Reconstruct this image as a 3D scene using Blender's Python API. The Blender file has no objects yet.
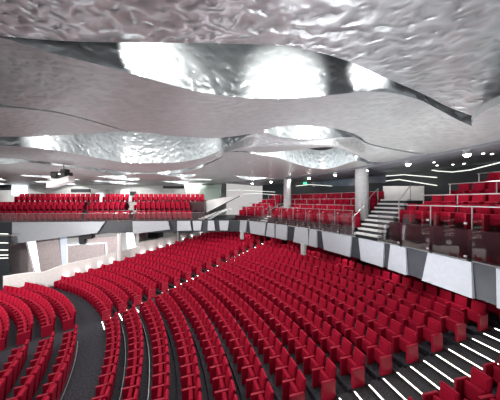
import bpy, bmesh, math, random
from mathutils import Vector, Matrix
random.seed(7)
PI = math.pi
RAD = math.radians
COL = bpy.context.scene.collection
EYE = 8.857                      # eye height above the cross aisle floor
FOC = 215.4                      # focal length in pixels of a 500 px wide frame
HOR = 200.57                     # image row of the horizon
CX, CY = -26.8755, 0.9851        # centre of the first seating arc and of the balcony
A_NEAR, A_FAR = 0.2264, 0.7442   # far edges of the two stepped aisles
W_NEAR, W_FAR = 1.45, 1.35
RF = 36.6                        # balcony fascia radius


# ------------------------------------------------------------------ materials
def lin(c):
    return tuple(((v / 255) / 12.92 if v / 255 <= 0.04045 else ((v / 255 + 0.055) / 1.055) ** 2.4) for v in c) + (1,)


def mat(name, rgb, rough=0.6, metal=0.0, emit=None, estr=0, noise=0.0, nscale=8, bump=0.0, bscale=20, spec=0.5, detail=3):
    m = bpy.data.materials.new(name)
    m.use_nodes = True
    nt = m.node_tree
    b = nt.nodes['Principled BSDF']
    b.inputs['Base Color'].default_value = lin(rgb)
    b.inputs['Roughness'].default_value = rough
    b.inputs['Metallic'].default_value = metal
    b.inputs['Specular IOR Level'].default_value = spec
    if emit:
        b.inputs['Emission Color'].default_value = lin(emit)
        b.inputs['Emission Strength'].default_value = estr
    if noise or bump:
        tc = nt.nodes.new('ShaderNodeTexCoord')
    if noise:
        n = nt.nodes.new('ShaderNodeTexNoise')
        n.inputs['Scale'].default_value = nscale
        n.inputs['Detail'].default_value = detail
        nt.links.new(tc.outputs['Object'], n.inputs['Vector'])
        mx = nt.nodes.new('ShaderNodeMix')
        mx.data_type = 'RGBA'
        c = lin(rgb)
        mx.inputs['A'].default_value = tuple(v * (1 - noise) for v in c[:3]) + (1,)
        mx.inputs['B'].default_value = tuple(min(1, v * (1 + noise)) for v in c[:3]) + (1,)
        r = nt.nodes.new('ShaderNodeMapRange')
        r.inputs['From Min'].default_value = 0.3
        r.inputs['From Max'].default_value = 0.7
        nt.links.new(n.outputs['Fac'], r.inputs['Value'])
        nt.links.new(r.outputs['Result'], mx.inputs['Factor'])
        nt.links.new(mx.outputs['Result'], b.inputs['Base Color'])
    if bump:
        n2 = nt.nodes.new('ShaderNodeTexNoise')
        n2.inputs['Scale'].default_value = bscale
        n2.inputs['Detail'].default_value = 2
        nt.links.new(tc.outputs['Object'], n2.inputs['Vector'])
        bp = nt.nodes.new('ShaderNodeBump')
        bp.inputs['Strength'].default_value = bump
        bp.inputs['Distance'].default_value = 0.03
        nt.links.new(n2.outputs['Fac'], bp.inputs['Height'])
        nt.links.new(bp.outputs['Normal'], b.inputs['Normal'])
    return m


def glass_mat(name, tint, refl):
    m = bpy.data.materials.new(name)
    m.use_nodes = True
    nt = m.node_tree
    nt.nodes.clear()
    out = nt.nodes.new('ShaderNodeOutputMaterial')
    t = nt.nodes.new('ShaderNodeBsdfTransparent')
    t.inputs['Color'].default_value = tint
    g = nt.nodes.new('ShaderNodeBsdfGlossy')
    g.inputs['Roughness'].default_value = 0.03
    mx = nt.nodes.new('ShaderNodeMixShader')
    mx.inputs['Fac'].default_value = refl
    nt.links.new(t.outputs[0], mx.inputs[1])
    nt.links.new(g.outputs[0], mx.inputs[2])
    nt.links.new(mx.outputs[0], out.inputs['Surface'])
    return m


def metal_sheet(name, rgb, rough, metal, warp, bscale, bump, vein=0.1):
    """Hammered sheet metal: distorted wave and cell relief catching the lights."""
    m = mat(name, rgb, rough, metal)
    nt = m.node_tree
    b = nt.nodes['Principled BSDF']
    tc = nt.nodes.new('ShaderNodeTexCoord')
    nz = nt.nodes.new('ShaderNodeTexNoise')
    nz.inputs['Scale'].default_value = bscale * 0.6
    nz.inputs['Detail'].default_value = 1.5
    nt.links.new(tc.outputs['Object'], nz.inputs['Vector'])
    va = nt.nodes.new('ShaderNodeVectorMath')
    va.operation = 'MULTIPLY_ADD'
    va.inputs[1].default_value = (warp, warp, warp)
    nt.links.new(nz.outputs['Color'], va.inputs[0])
    nt.links.new(tc.outputs['Object'], va.inputs[2])
    mp = nt.nodes.new('ShaderNodeMapping')
    mp.inputs['Scale'].default_value = (0.62, 1.25, 1.0)
    nt.links.new(va.outputs[0], mp.inputs['Vector'])
    vo = nt.nodes.new('ShaderNodeTexVoronoi')
    vo.feature = 'SMOOTH_F1'
    vo.inputs['Scale'].default_value = bscale
    nt.links.new(mp.outputs[0], vo.inputs['Vector'])
    bp = nt.nodes.new('ShaderNodeBump')
    bp.inputs['Strength'].default_value = bump
    bp.inputs['Distance'].default_value = 0.12
    nt.links.new(vo.outputs['Distance'], bp.inputs['Height'])
    nt.links.new(bp.outputs['Normal'], b.inputs['Normal'])
    # swirled polish: brighter veins
    rp = nt.nodes.new('ShaderNodeMapRange')
    rp.inputs['From Min'].default_value = 0.15
    rp.inputs['From Max'].default_value = 0.75
    nt.links.new(vo.outputs['Distance'], rp.inputs['Value'])
    mx = nt.nodes.new('ShaderNodeMix')
    mx.data_type = 'RGBA'
    c = lin(rgb)
    mx.inputs['A'].default_value = tuple(v * (1 - vein) for v in c[:3]) + (1,)
    mx.inputs['B'].default_value = tuple(min(1, v * (1 + vein)) for v in c[:3]) + (1,)
    nt.links.new(rp.outputs['Result'], mx.inputs['Factor'])
    nt.links.new(mx.outputs['Result'], b.inputs['Base Color'])
    return m


M = {}
M['fabric'] = mat('seat_fabric', (170, 6, 47), 0.8, noise=0.12, nscale=60, spec=0.25)
M['fabric_pad'] = mat('seat_pad_fabric', (160, 5, 44), 0.85, noise=0.12, nscale=60, spec=0.25)
M['shell'] = mat('seat_shell', (140, 5, 42), 0.6, spec=0.3)
M['armpad'] = mat('arm_fabric', (166, 6, 47), 0.55, noise=0.1, nscale=50, spec=0.4)
M['carpet'] = mat('grey_carpet', (62, 62, 68), 0.95, noise=0.55, nscale=14, spec=0.1, detail=6)
M['step'] = mat('step_carpet', (66, 65, 68), 0.95, noise=0.45, nscale=18, spec=0.1, detail=6)
M['led'] = mat('led_strip', (255, 255, 250), 0.5, emit=(255, 252, 240), estr=7)
M['nosing'] = mat('nosing', (170, 175, 178), 0.4, 0.5)
M['dark'] = mat('dark_slate', (50, 54, 59), 0.6, noise=0.12, nscale=3)
M['dark2'] = mat('dark_blue_slate', (44, 48, 55), 0.5, noise=0.15, nscale=2)
M['black'] = mat('black_metal', (14, 14, 16), 0.5)
M['tile'] = mat('pale_grey_panel', (164, 168, 175), 0.55, noise=0.05, nscale=5)
M['white'] = mat('white_panel', (232, 232, 232), 0.55, noise=0.04, nscale=2)
M['wallw'] = mat('pale_wall', (205, 208, 208), 0.7, noise=0.05, nscale=1)
M['steel'] = mat('brushed_steel', (205, 205, 208), 0.3, 0.7)
M['glitter'] = mat('glitter_panel', (222, 208, 210), 0.4, 0.2, noise=0.16, nscale=7, bump=0.3, bscale=40, detail=8)
M['parapet'] = mat('sparkling_parapet', (232, 230, 229), 0.5, 0.1, noise=0.12, nscale=12, bump=0.2, bscale=40, detail=8)
M['slot'] = mat('bright_slot', (255, 255, 255), 0.5, emit=(240, 246, 255), estr=2.2)
M['bluewhite'] = mat('blue_white_recess', (226, 234, 246), 0.5, emit=(210, 224, 250), estr=0.35)  # a wall recess, no lamp; its brightness is put in as faint emission
M['door'] = mat('bright_doorway', (255, 255, 255), 0.5, emit=(240, 246, 255), estr=1.3)
M['linelight'] = mat('line_light', (255, 255, 250), 0.5, emit=(246, 250, 240), estr=1.3)
M['soffit'] = mat('soffit_grey', (118, 122, 128), 0.55, noise=0.06, nscale=2)
M['concrete'] = mat('column_plaster', (186, 188, 190), 0.6, noise=0.1, nscale=6)
M['redwall'] = mat('oxblood_panel', (60, 24, 32), 0.3, noise=0.2, nscale=3)
M['booth'] = mat('booth_glass', (92, 104, 120), 0.25, noise=0.15, nscale=1)
M['glass'] = glass_mat('guard_glass', (0.90, 0.885, 0.89, 1), 0.07)
M['green'] = glass_mat('screen_glass', (0.80, 0.88, 0.84, 1), 0.12)
M['lens'] = mat('lamp_lens', (255, 255, 255), 0.4, emit=(255, 252, 245), estr=60)
M['lens2'] = mat('small_lamp_lens', (255, 255, 255), 0.4, emit=(255, 252, 245), estr=9)
M['exit'] = mat('exit_green', (40, 190, 130), 0.5, emit=(70, 240, 170), estr=2)
M['ceilA'] = metal_sheet('hammered_aluminium', (180, 185, 187), 0.34, 0.5, 0.45, 3.8, 0.55, 0.28)
M['ceilB'] = metal_sheet('brushed_aluminium', (176, 181, 182), 0.45, 0.4, 0.3, 5.0, 0.25, 0.10)
M['riser'] = metal_sheet('polished_aluminium', (214, 222, 226), 0.32, 0.55, 0.4, 3.6, 0.6, 0.12)


# ------------------------------------------------------------------ mesh helpers
def link(name, bm, m, parent=None, smooth=False):
    me = bpy.data.meshes.new(name)
    bmesh.ops.recalc_face_normals(bm, faces=bm.faces[:])
    bm.to_mesh(me)
    bm.free()
    for x in (m if isinstance(m, (list, tuple)) else [m]):
        me.materials.append(x)
    if smooth:
        for p in me.polygons:
            p.use_smooth = True
    o = bpy.data.objects.new(name, me)
    COL.objects.link(o)
    if parent:
        o.parent = parent
    return o


def tag(o, label, cat, group=None, kind=None):
    o['label'] = label
    o['category'] = cat
    if group:
        o['group'] = group
    if kind:
        o['kind'] = kind
    return o


def struct(o, label=None):
    o['kind'] = 'structure'
    if label:
        o['label'] = label
    return o


def empty(name, loc=(0, 0, 0), rz=0.0):
    o = bpy.data.objects.new(name, None)
    o.empty_display_size = 0.2
    COL.objects.link(o)
    o.location = loc
    o.rotation_euler = (0, 0, rz)
    return o


def rbox(bm, c, s, bev=0.0, rx=0.0, ry=0.0, rz=0.0, seg=1):
    t = bmesh.new()
    bmesh.ops.create_cube(t, size=1)
    for v in t.verts:
        v.co = Vector((v.co.x * s[0], v.co.y * s[1], v.co.z * s[2]))
    if bev:
        bmesh.ops.bevel(t, geom=t.edges[:], offset=bev, segments=seg, affect='EDGES', profile=0.5)
    mx = Matrix.Translation(c) @ Matrix.Rotation(rz, 4, 'Z') @ Matrix.Rotation(ry, 4, 'Y') @ Matrix.Rotation(rx, 4, 'X')
    t.transform(mx)
    me = bpy.data.meshes.new('tmp')
    t.to_mesh(me)
    t.free()
    bm.from_mesh(me)
    bpy.data.meshes.remove(me)


def tube(bm, a, b, r=0.025, n=8):
    a, b = Vector(a), Vector(b)
    d = (b - a)
    if d.length < 1e-6:
        return
    q = d.to_track_quat('Z', 'Y')
    ra = []
    for p in (a, b):
        ra.append([bm.verts.new(p + q @ Vector((r * math.cos(2 * PI * k / n), r * math.sin(2 * PI * k / n), 0))) for k in range(n)])
    for k in range(n):
        bm.faces.new((ra[0][k], ra[0][(k + 1) % n], ra[1][(k + 1) % n], ra[1][k]))
    bm.faces.new(ra[0][::-1])
    bm.faces.new(ra[1])


def lathe(bm, prof, c=(0, 0, 0), n=16):
    rings = []
    for r, z in prof:
        rings.append([bm.verts.new((c[0] + r * math.cos(2 * PI * k / n), c[1] + r * math.sin(2 * PI * k / n), c[2] + z)) for k in range(n)])
    for i in range(len(rings) - 1):
        for k in range(n):
            bm.faces.new((rings[i][k], rings[i][(k + 1) % n], rings[i + 1][(k + 1) % n], rings[i + 1][k]))
    bm.faces.new(rings[0][::-1])
    bm.faces.new(rings[-1])


def hull8(bm, lo, hi):
    """prism between two loops of points"""
    a = [bm.verts.new(p) for p in lo]
    b = [bm.verts.new(p) for p in hi]
    n = len(a)
    for k in range(n):
        bm.faces.new((a[k], a[(k + 1) % n], b[(k + 1) % n], b[k]))
    bm.faces.new(a[::-1])
    bm.faces.new(b)


def pol(R, a, z=0.0):
    return Vector((CX + R * math.cos(a), CY + R * math.sin(a), z))


def sector(bm, r0, r1, a0, a1, z0, z1, n=None):
    n = n or max(2, int(abs(a1 - a0) / RAD(1.5)))
    rings = []
    for k in range(n + 1):
        a = a0 + (a1 - a0) * k / n
        rings.append([bm.verts.new(pol(r, a, z)) for r, z in ((r0, z0), (r1, z0), (r1, z1), (r0, z1))])
    for k in range(n):
        for j in range(4):
            bm.faces.new((rings[k][j], rings[k][(j + 1) % 4], rings[k + 1][(j + 1) % 4], rings[k + 1][j]))
    bm.faces.new(rings[0][::-1])
    bm.faces.new(rings[-1])


def at_radius(px, R):
    """angle at which the sight line of image column px meets radius R"""
    u = (px - 250) / FOC
    a = u * u + 1
    b = -2 * (u * CX + CY)
    c = CX * CX + CY * CY - R * R
    t = (-b + math.sqrt(b * b - 4 * a * c)) / (2 * a)
    return math.atan2(t - CY, u * t - CX)


def zof(i):
    return 0.2096 * (i - 1) + 0.002 * (i - 1) ** 2


def rof(i):
    return 21.77 + 0.9 * (i - 1) + 0.0066 * (i - 1) ** 2


def centre(i):
    return Vector((CX + 0.2857 * (i - 1), CY - 0.0765 * (i - 1), 0)) if i >= 1 else Vector((CX, CY, 0))


def on_row(i, a, dr=0.0, z=0.0, R=None):
    """point of seating arc i (eccentric circles) on the ray that leaves the main centre at angle a"""
    c = centre(i) - Vector((CX, CY, 0))
    d = Vector((math.cos(a), math.sin(a), 0))
    R = (rof(i) if R is None else R) + dr
    b = d.dot(c)
    t = b + math.sqrt(b * b - c.dot(c) + R * R)
    return Vector((CX, CY, 0)) + d * t + Vector((0, 0, z))


def out_angle(i, p):
    v = p - centre(i)
    return math.atan2(v.y, v.x)


def tier(bm, i0, i1, dr0, dr1, a0, a1, z0, z1):
    n = max(2, int(abs(a1 - a0) / RAD(1.5)))
    rings = []
    for k in range(n + 1):
        a = a0 + (a1 - a0) * k / n
        p, q = on_row(i0, a, dr0), on_row(i1, a, dr1)
        rings.append([bm.verts.new((v.x, v.y, z)) for v, z in ((p, z0), (q, z0), (q, z1), (p, z1))])
    for k in range(n):
        for j in range(4):
            bm.faces.new((rings[k][j], rings[k][(j + 1) % 4], rings[k + 1][(j + 1) % 4], rings[k + 1][j]))
    bm.faces.new(rings[0][::-1])
    bm.faces.new(rings[-1])


SLOPE = 0.76
SNORM = math.sqrt(1 + SLOPE * SLOPE)


def side_y(x, off=0.0):          # slanting side wall beside the far ends of the rows
    return 21.6 + SLOPE * (x + 19.9) + off * SNORM


def row_end(i, dr, off=0.0, R=None):
    """angle where an arc meets the slanting side line"""
    lo, hi = RAD(30), RAD(88)
    for _ in range(40):
        m = (lo + hi) / 2
        p = on_row(i, m, dr, 0, R)
        if p.y > side_y(p.x, off):
            hi = m
        else:
            lo = m
    return lo


ORD = ['zeroth', 'first', 'second', 'third', 'fourth', 'fifth', 'sixth', 'seventh', 'eighth', 'ninth', 'tenth', 'eleventh', 'twelfth',
       'thirteenth', 'fourteenth', 'fifteenth', 'sixteenth', 'seventeenth', 'eighteenth', 'nineteenth']
TENS = {2: 'twenty', 3: 'thirty', 4: 'forty', 5: 'fifty'}
TENTH = {2: 'twentieth', 3: 'thirtieth', 4: 'fortieth', 5: 'fiftieth'}


def ordinal(n):
    if n < 20:
        return ORD[n]
    return TENTH[n // 10] if n % 10 == 0 else TENS[n // 10] + '-' + ORD[n % 10]


# ------------------------------------------------------------------ floor
bm = bmesh.new()
rbox(bm, (-14, 14, -0.1), (72, 54, 0.2))
struct(link('floor', bm, M['carpet']))

bm = bmesh.new()
for i in range(1, 17):
    rm = rof(i) + .4
    z0, z1 = max(-0.05, zof(i) - 0.6), zof(i) + (0.02 if i == 1 else 0)
    for a0, a1 in ((RAD(-10), A_NEAR - W_NEAR / rm), (A_NEAR, A_FAR - W_FAR / rm), (A_FAR, row_end(i, .4, 0.9))):
        tier(bm, i, i + 1, -.1, -.1 if i < 16 else 1.5, a0, a1, z0, z1)
struct(link('tiered_floor', bm, M['carpet']))

for a1, w_ in ((A_NEAR, W_NEAR), (A_FAR, W_FAR)):
    bm = bmesh.new()
    for j in range(32):
        i = 1 + 0.5 * j
        tier(bm, i, i + .5, 0, 0 if j < 31 else 1.5, a1 - (w_ + 0.04) / rof(i), a1 + 0.04 / rof(i), max(-0.06, zof(i) - 0.4), zof(i) + 0.004)
    struct(link('aisle_step_floor', bm, M['step']))

# pale edge trims on the front platforms
for k, (i, dr, z, a0, a1) in enumerate(((1, 20.38 - rof(1), 0.005, RAD(-2), RAD(38)), (2, -.1, zof(2), A_NEAR, A_FAR - 0.08), (3, -.1, zof(3), A_NEAR, A_FAR - 0.08))):
    bm = bmesh.new()
    tier(bm, i, i, dr - .025, dr + .01, a0, a1, z - .02, z + .01)
    struct(link('trim_%d' % (k + 1), bm, M['nosing']))


# ------------------------------------------------------------------ step lights
def step_light(a1, i, label, group, w):
    bm = bmesh.new()
    rbox(bm, (0, 0, 0.012), (w - .14, 0.042, 0.02), 0.005)
    am = a1 - w / 2 / rof(i)
    o = link('step_light', bm, M['led'])
    p = on_row(i, am, .03, zof(i) + 0.004)
    o.location = p
    o.rotation_euler = (0, 0, out_angle(i, p) - PI / 2)
    tag(o, label, 'step light', group)


N0 = 16
for j in range(13, 29):
    n = j - 12
    step_light(A_NEAR, 1 + 0.5 * j, 'long white step light, %s one up the aisle that climbs through the foreground' % ordinal(n), 'step lights of the foreground aisle', W_NEAR)
for j in range(0, 31):
    step_light(A_FAR, 1 + 0.5 * j, 'white step light, %s one up the narrow aisle splitting the hall' % ordinal(j + 1), 'step lights of the distant aisle', W_FAR)


# ------------------------------------------------------------------ seats
SW = 0.62


def seat_bits():
    b = {}
    bm = bmesh.new()
    rbox(bm, (0, 0.575, 0.70), (0.50, 0.10, 0.66), 0.03, rx=RAD(-11), seg=2)
    rbox(bm, (0, 0.520, 0.70), (0.40, 0.03, 0.50), 0.012, rx=RAD(-11))
    b['backrest'] = (bm, M['fabric'])
    bm = bmesh.new()
    rbox(bm, (0, 0.645, 0.50), (0.475, 0.035, 0.96), 0.012, rx=RAD(-6))
    b['back_shell'] = (bm, M['shell'])
    bm = bmesh.new()
    rbox(bm, (0, 0.315, 0.43), (0.50, 0.17, 0.46), 0.05, rx=RAD(-7), seg=2)
    rbox(bm, (0, 0.44, 0.24), (0.42, 0.20, 0.05), 0.01)
    b['seat_cushion'] = (bm, M['fabric_pad'])
    bm = bmesh.new()
    hull8(bm, [(-.04, .0, 0), (.04, .0, 0), (.04, .48, 0), (-.04, .48, 0)], [(-.04, .0, .60), (.04, .0, .60), (.04, .56, .60), (-.04, .56, .60)])
    rbox(bm, (0, .265, .625), (.10, .54, .05), .014)
    bmesh.ops.translate(bm, verts=bm.verts[:], vec=(-SW / 2, 0, 0))
    b['armrest'] = (bm, M['armpad'])
    bm = bmesh.new()
    rbox(bm, (0, .275, .335), (.095, .57, .67), .02)
    b['end_panel'] = (bm, M['armpad'])
    return b


SEATMESH = {}
for nm, (bm, m) in seat_bits().items():
    me = bpy.data.meshes.new(nm)
    bmesh.ops.scale(bm, verts=bm.verts[:], vec=(1, 1, 1.07))
    bmesh.ops.recalc_face_normals(bm, faces=bm.faces[:])
    bm.to_mesh(me)
    bm.free()
    me.materials.append(m)
    SEATMESH[nm] = me

# (location, angle of outward direction, ends, label, group)
SEATS = []


COLUMNS = [pol(39.0, at_radius(361.8, 39.0)), pol(39.2, at_radius(287.5, 39.2))]


def add_row(i, z, a0, a1, text, group, order='down', R=None):
    """seats along an arc between two angles"""
    Rm = (on_row(i, (a0 + a1) / 2, .3, 0, R) - Vector((CX, CY, 0))).length
    n = int((a1 - a0) * Rm / SW + .08)
    if n < 1:
        return
    step = (a1 - a0) / n
    for k in range(n):
        p = on_row(i, a0 + (k + 0.5) * step, .05, z, R)
        if any((p + Vector((math.cos(out_angle(i, p)), math.sin(out_angle(i, p)), 0)) * .4 - c).xy.length < .85 for c in COLUMNS):
            continue
        num = k + 1 if order == 'up' else n - k
        SEATS.append((p, out_angle(i, p), (k == 0, k == n - 1), text % ordinal(num), group))


for i in range(1, 17):
    rm = rof(i) + 0.3
    z = zof(i) + (0.02 if i == 1 else 0)
    rw = ordinal(i)
    add_row(i, z, A_NEAR + 0.02 / rm, A_FAR - (W_FAR + 0.1) / rm, 'red folding seat, %s from the foreground aisle, ' + rw + ' row of the middle block', 'seats of the middle block', 'up')
    add_row(i, z, A_FAR + 0.02 / rm, row_end(i, .3, -0.05), 'red folding seat, %s from the distant aisle, ' + rw + ' row of block by white parapet', 'seats of the far block', 'up')
    add_row(i, z, RAD(-8), A_NEAR - (W_NEAR + 0.06) / rm, 'red folding seat, %s from the stepped aisle, ' + rw + ' row of the corner foreground block', 'seats of the foreground corner block', 'down')
for q in range(5):
    R = 19.62 - q * 1.06
    rm = R + 0.3
    rw = ordinal(q + 1)
    add_row(0, 0, RAD(6), A_FAR - 1.5 / rm, 'red folding seat, %s from the gap, ' + rw + ' arc ahead of the cross aisle, lower part', 'seats of the front block below the gap', 'down', R)
    add_row(0, 0, A_FAR + 0.02, row_end(0, .3, -0.1, R), 'red folding seat, %s from the gap, ' + rw + ' arc ahead of the cross aisle, upper part', 'seats of the front block above the gap', 'up', R)

# balcony rows
RB = [RF + 1.0 + 1.05 * k for k in range(4)]
HR = [EYE + h - 0.95 for h in (-0.33, 0.2, 0.80, 1.36)]
HM = [EYE + h - 0.95 for h in (-1.0, -0.54, 0.03, 0.62)]
RIGHT_A = (RAD(0), RAD(18.3))
MID_A = [(RAD(23.3), RAD(38.9)), (RAD(40.6), RAD(47.5))]


def YL(x):
    """front line of the straight balcony"""
    return 26.7 + 0.085 * (x + 1.5)


for k in range(4):
    add_row(0, HR[k], RIGHT_A[0], RIGHT_A[1] - RAD(1.0) * k, 'red seat, %s from the white steps, ' + ordinal(k + 1) + ' row, corner balcony block', 'seats of the foreground balcony block', 'down', RB[k])
    add_row(0, HM[k], MID_A[0][0] + RAD(0.15) * k, MID_A[0][1], 'red seat, %s from the white steps, ' + ordinal(k + 1) + ' balcony row, block behind the columns', 'seats of the balcony block behind the columns', 'up', RB[k])
    add_row(0, HM[k], MID_A[1][0], MID_A[1][1] - RAD(1.2) * k, 'red balcony seat, %s along, ' + ordinal(k + 1) + ' balcony row, block beside the diagonal white stair', 'seats of the balcony block by the diagonal stair', 'up', RB[k])
YB = [.5, 1.75, 3.0]
HL = [EYE + h - 0.95 for h in (-1.42, -0.3, 0.75)]
for k in range(3):
    n = 0
    x1 = (-7.6, -8.2, -6.6)[k]
    for q in range(46):
        x = x1 - 0.62 * q
        y = YL(x) + YB[k]
        px = 250 + x / y * FOC
        if abs(px - (81, 84, 100)[k]) < 3.5 or abs(px - 129.5) < 3.2 or (k == 2 and px < 12) or px < -25:
            continue
        n += 1
        SEATS.append((Vector((x, y, HL[k])), PI / 2 + .085, (q == 0, False),
                      'red balcony seat facing the hall, %s from the stair end, %s row of the far straight balcony' % (ordinal(n), ordinal(k + 1)), 'seats of the far straight balcony'))


def project(p):
    if p.y < 0.5:
        return None
    return 250 + p.x / p.y * FOC, HOR - (p.z - EYE) / p.y * FOC


vis, margin = [], []
for s in SEATS:
    q = project(s[0] + Vector((0, 0, 0.6)))
    if q is None:
        continue
    rr = 0.5 / s[0].y * FOC
    if -rr < q[0] < 500 + rr and q[1] < 400 + rr * 0.9:
        vis.append((s[0].y + 0.1 * abs(s[0].x), s))
    elif -70 < q[0] < 570 and q[1] < 470:
        margin.append(s)
vis.sort(key=lambda t: t[0])
single = [s for _, s in vis[:300]]
rest = [s for _, s in vis[300:]] + margin


def seat_matrix(loc, a):
    # local x runs along the row, local y points outward (away from the stage)
    return Matrix.Translation(loc) @ Matrix.Rotation(a - PI / 2, 4, 'Z')


PROTO = {nm: bpy.data.objects.new(nm, me) for nm, me in SEATMESH.items()}
for loc, a, ends, label, group in single:
    e = empty('theatre_seat', loc, a - PI / 2)
    tag(e, label, 'theatre seat', group)
    for nm in ('backrest', 'back_shell', 'seat_cushion', 'armrest'):
        if nm == 'armrest' and ends[1] and False:
            continue
        c = PROTO[nm].copy()
        COL.objects.link(c)
        c.parent = e
    # local +x points towards smaller angles
    for flag, sx in ((ends[0], 1), (ends[1], -1)):
        if flag:
            c = PROTO['end_panel'].copy()
            COL.objects.link(c)
            c.parent = e
            c.location = (sx * (SW / 2 + 0.005), 0, 0)
for o in PROTO.values():
    bpy.data.objects.remove(o)

order = ['backrest', 'back_shell', 'seat_cushion', 'armrest', 'end_panel']
raw = {}
for nm in order:
    me = SEATMESH[nm]
    raw[nm] = ([v.co.copy() for v in me.vertices], [list(p.vertices) for p in me.polygons])
V, F, MI = [], [], []
for loc, a, ends, label, group in rest:
    mx = seat_matrix(loc, a)
    bits = [('backrest', 0), ('back_shell', 0), ('seat_cushion', 0), ('armrest', 0)]
    if ends[0]:
        bits.append(('end_panel', SW / 2 + .005))
    if ends[1]:
        bits.append(('end_panel', -SW / 2 - .005))
    for nm, dx in bits:
        base = len(V)
        V += [mx @ (c + Vector((dx, 0, 0))) for c in raw[nm][0]]
        F += [[base + q for q in f] for f in raw[nm][1]]
        MI += [order.index(nm)] * len(raw[nm][1])
me = bpy.data.meshes.new('distant_theatre_seats')
me.from_pydata(V, [], F)
for nm in order:
    me.materials.append(SEATMESH[nm].materials[0])
me.polygons.foreach_set('material_index', MI)
o = bpy.data.objects.new('distant_theatre_seats', me)
COL.objects.link(o)
tag(o, 'mass of small distant red theatre seats filling the further rows and balconies', 'theatre seats', kind='stuff')

# ------------------------------------------------------------------ side parapet and wall under the far balcony
PAR = [(3, 277), (30, 273), (44, 272.5), (62, 265.5), (96, 258), (117, 252.5), (139, 247), (139.6, 242.5), (180, 236), (206, 230.5), (232, 226)]


def on_side(px, off):
    u = (px - 250) / FOC
    # x = u*y ; y = side_y(x, off)
    k0 = 21.6 + SLOPE * 19.9 + off * SNORM
    y = k0 / (1 - SLOPE * u)
    return Vector((u * y, y, 0))


nrm = Vector((-SLOPE, 1, 0)).normalized()
bm = bmesh.new()
pts = []
for px, py in PAR:
    p = on_side(px, 0.75)
    p.z = EYE - (py - HOR) / FOC * p.y
    pts.append(p)
rings = []
for p in pts:
    q = p + nrm * 0.16
    rings.append([bm.verts.new((p.x, p.y, -0.1)), bm.verts.new((q.x, q.y, -0.1)), bm.verts.new((q.x, q.y, p.z)), bm.verts.new(p)])
for k in range(len(rings) - 1):
    for j in range(4):
        bm.faces.new((rings[k][j], rings[k][(j + 1) % 4], rings[k + 1][(j + 1) % 4], rings[k + 1][j]))
bm.faces.new(rings[0][::-1])
bm.faces.new(rings[-1])
par = link('side_parapet', bm, M['parapet'])
tag(par, 'long sparkling white parapet wall stepping up beside the far ends of the red rows', 'parapet')
bm = bmesh.new()
for k in range(len(pts) - 1):
    if abs(PAR[k][0] - PAR[k + 1][0]) > 2:
        tube(bm, pts[k] + nrm * 0.08 + Vector((0, 0, .03)), pts[k + 1] + nrm * 0.08 + Vector((0, 0, .03)), 0.05, 6)
link('coping', bm, M['white'], par)

for n, px in enumerate((66, 77, 88, 100, 112, 143, 152, 161, 170, 184, 193, 202)):
    p = on_side(px, 0.62)
    q = on_side(px, 0.5)
    z = 0.02
    for i in range(1, 17):
        if (p - centre(i)).length > rof(i) - .3:
            z = zof(i) + .02
    bm = bmesh.new()
    lathe(bm, [(0.05, 0), (0.06, 0.02), (0.06, 0.1), (0.05, 0.11)], n=10)
    e = empty('uplight', (p.x, p.y, z))
    tag(e, 'small uplight at the foot of the white parapet, %s from the stage end' % ordinal(n + 1), 'uplight', 'uplights along the parapet')
    link('housing', bm, M['steel'], e)
    bm = bmesh.new()
    lathe(bm, [(0.045, 0.111), (0.03, 0.125)], n=10)
    link('lens', bm, M['lens2'], e)
    L = bpy.data.lights.new('uplight_lamp', 'SPOT')
    L.energy = 30
    L.spot_size = RAD(70)
    L.spot_blend = 1
    L.shadow_soft_size = 0.03
    lo = bpy.data.objects.new('uplight_lamp', L)
    COL.objects.link(lo)
    lo.location = (q.x, q.y, z + 0.25)
    lo.rotation_euler = (nrm + Vector((0, 0, 2.0))).to_track_quat('-Z', 'Y').to_euler()

# wall behind the parapet
OFFW = 2.6
bm = bmesh.new()


def on_front(px, d=1.6):
    """point under the straight balcony, d metres behind its front line"""
    u = (px - 250) / FOC
    y = (26.7 + .085 * 1.5 + d) / (1 - .085 * u)
    return Vector((u * y, y, 0))


line = [on_front(-20), on_front(6), on_front(126), on_front(139), on_side(146, OFFW), on_side(240, OFFW)]
for a, b in zip(line[:-1], line[1:]):
    hull8(bm, [(a.x, a.y, -.1), (b.x, b.y, -.1), (b.x - .1, b.y + .3, -.1), (a.x - .1, a.y + .3, -.1)],
          [(a.x, a.y, 4.98), (b.x, b.y, 4.98), (b.x - .1, b.y + .3, 4.98), (a.x - .1, a.y + .3, 4.98)])
struct(link('wall_far', bm, M['wallw']))


def wall_panel(name, poly, m, label, cat, off=OFFW, thick=0.1, d=1.58, group=None):
    lo, hi = [], []
    for px, py in poly:
        p = on_side(px, off - 0.02) if px > 140 else on_front(px, d)
        p.z = EYE - (py - HOR) / FOC * p.y
        lo.append(p)
        hi.append(p - (nrm if px > 140 else Vector((-.085, 1, 0))) * thick)
    bm = bmesh.new()
    hull8(bm, lo, hi)
    o = link(name, bm, m)
    tag(o, label, cat, group)
    return o


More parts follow.
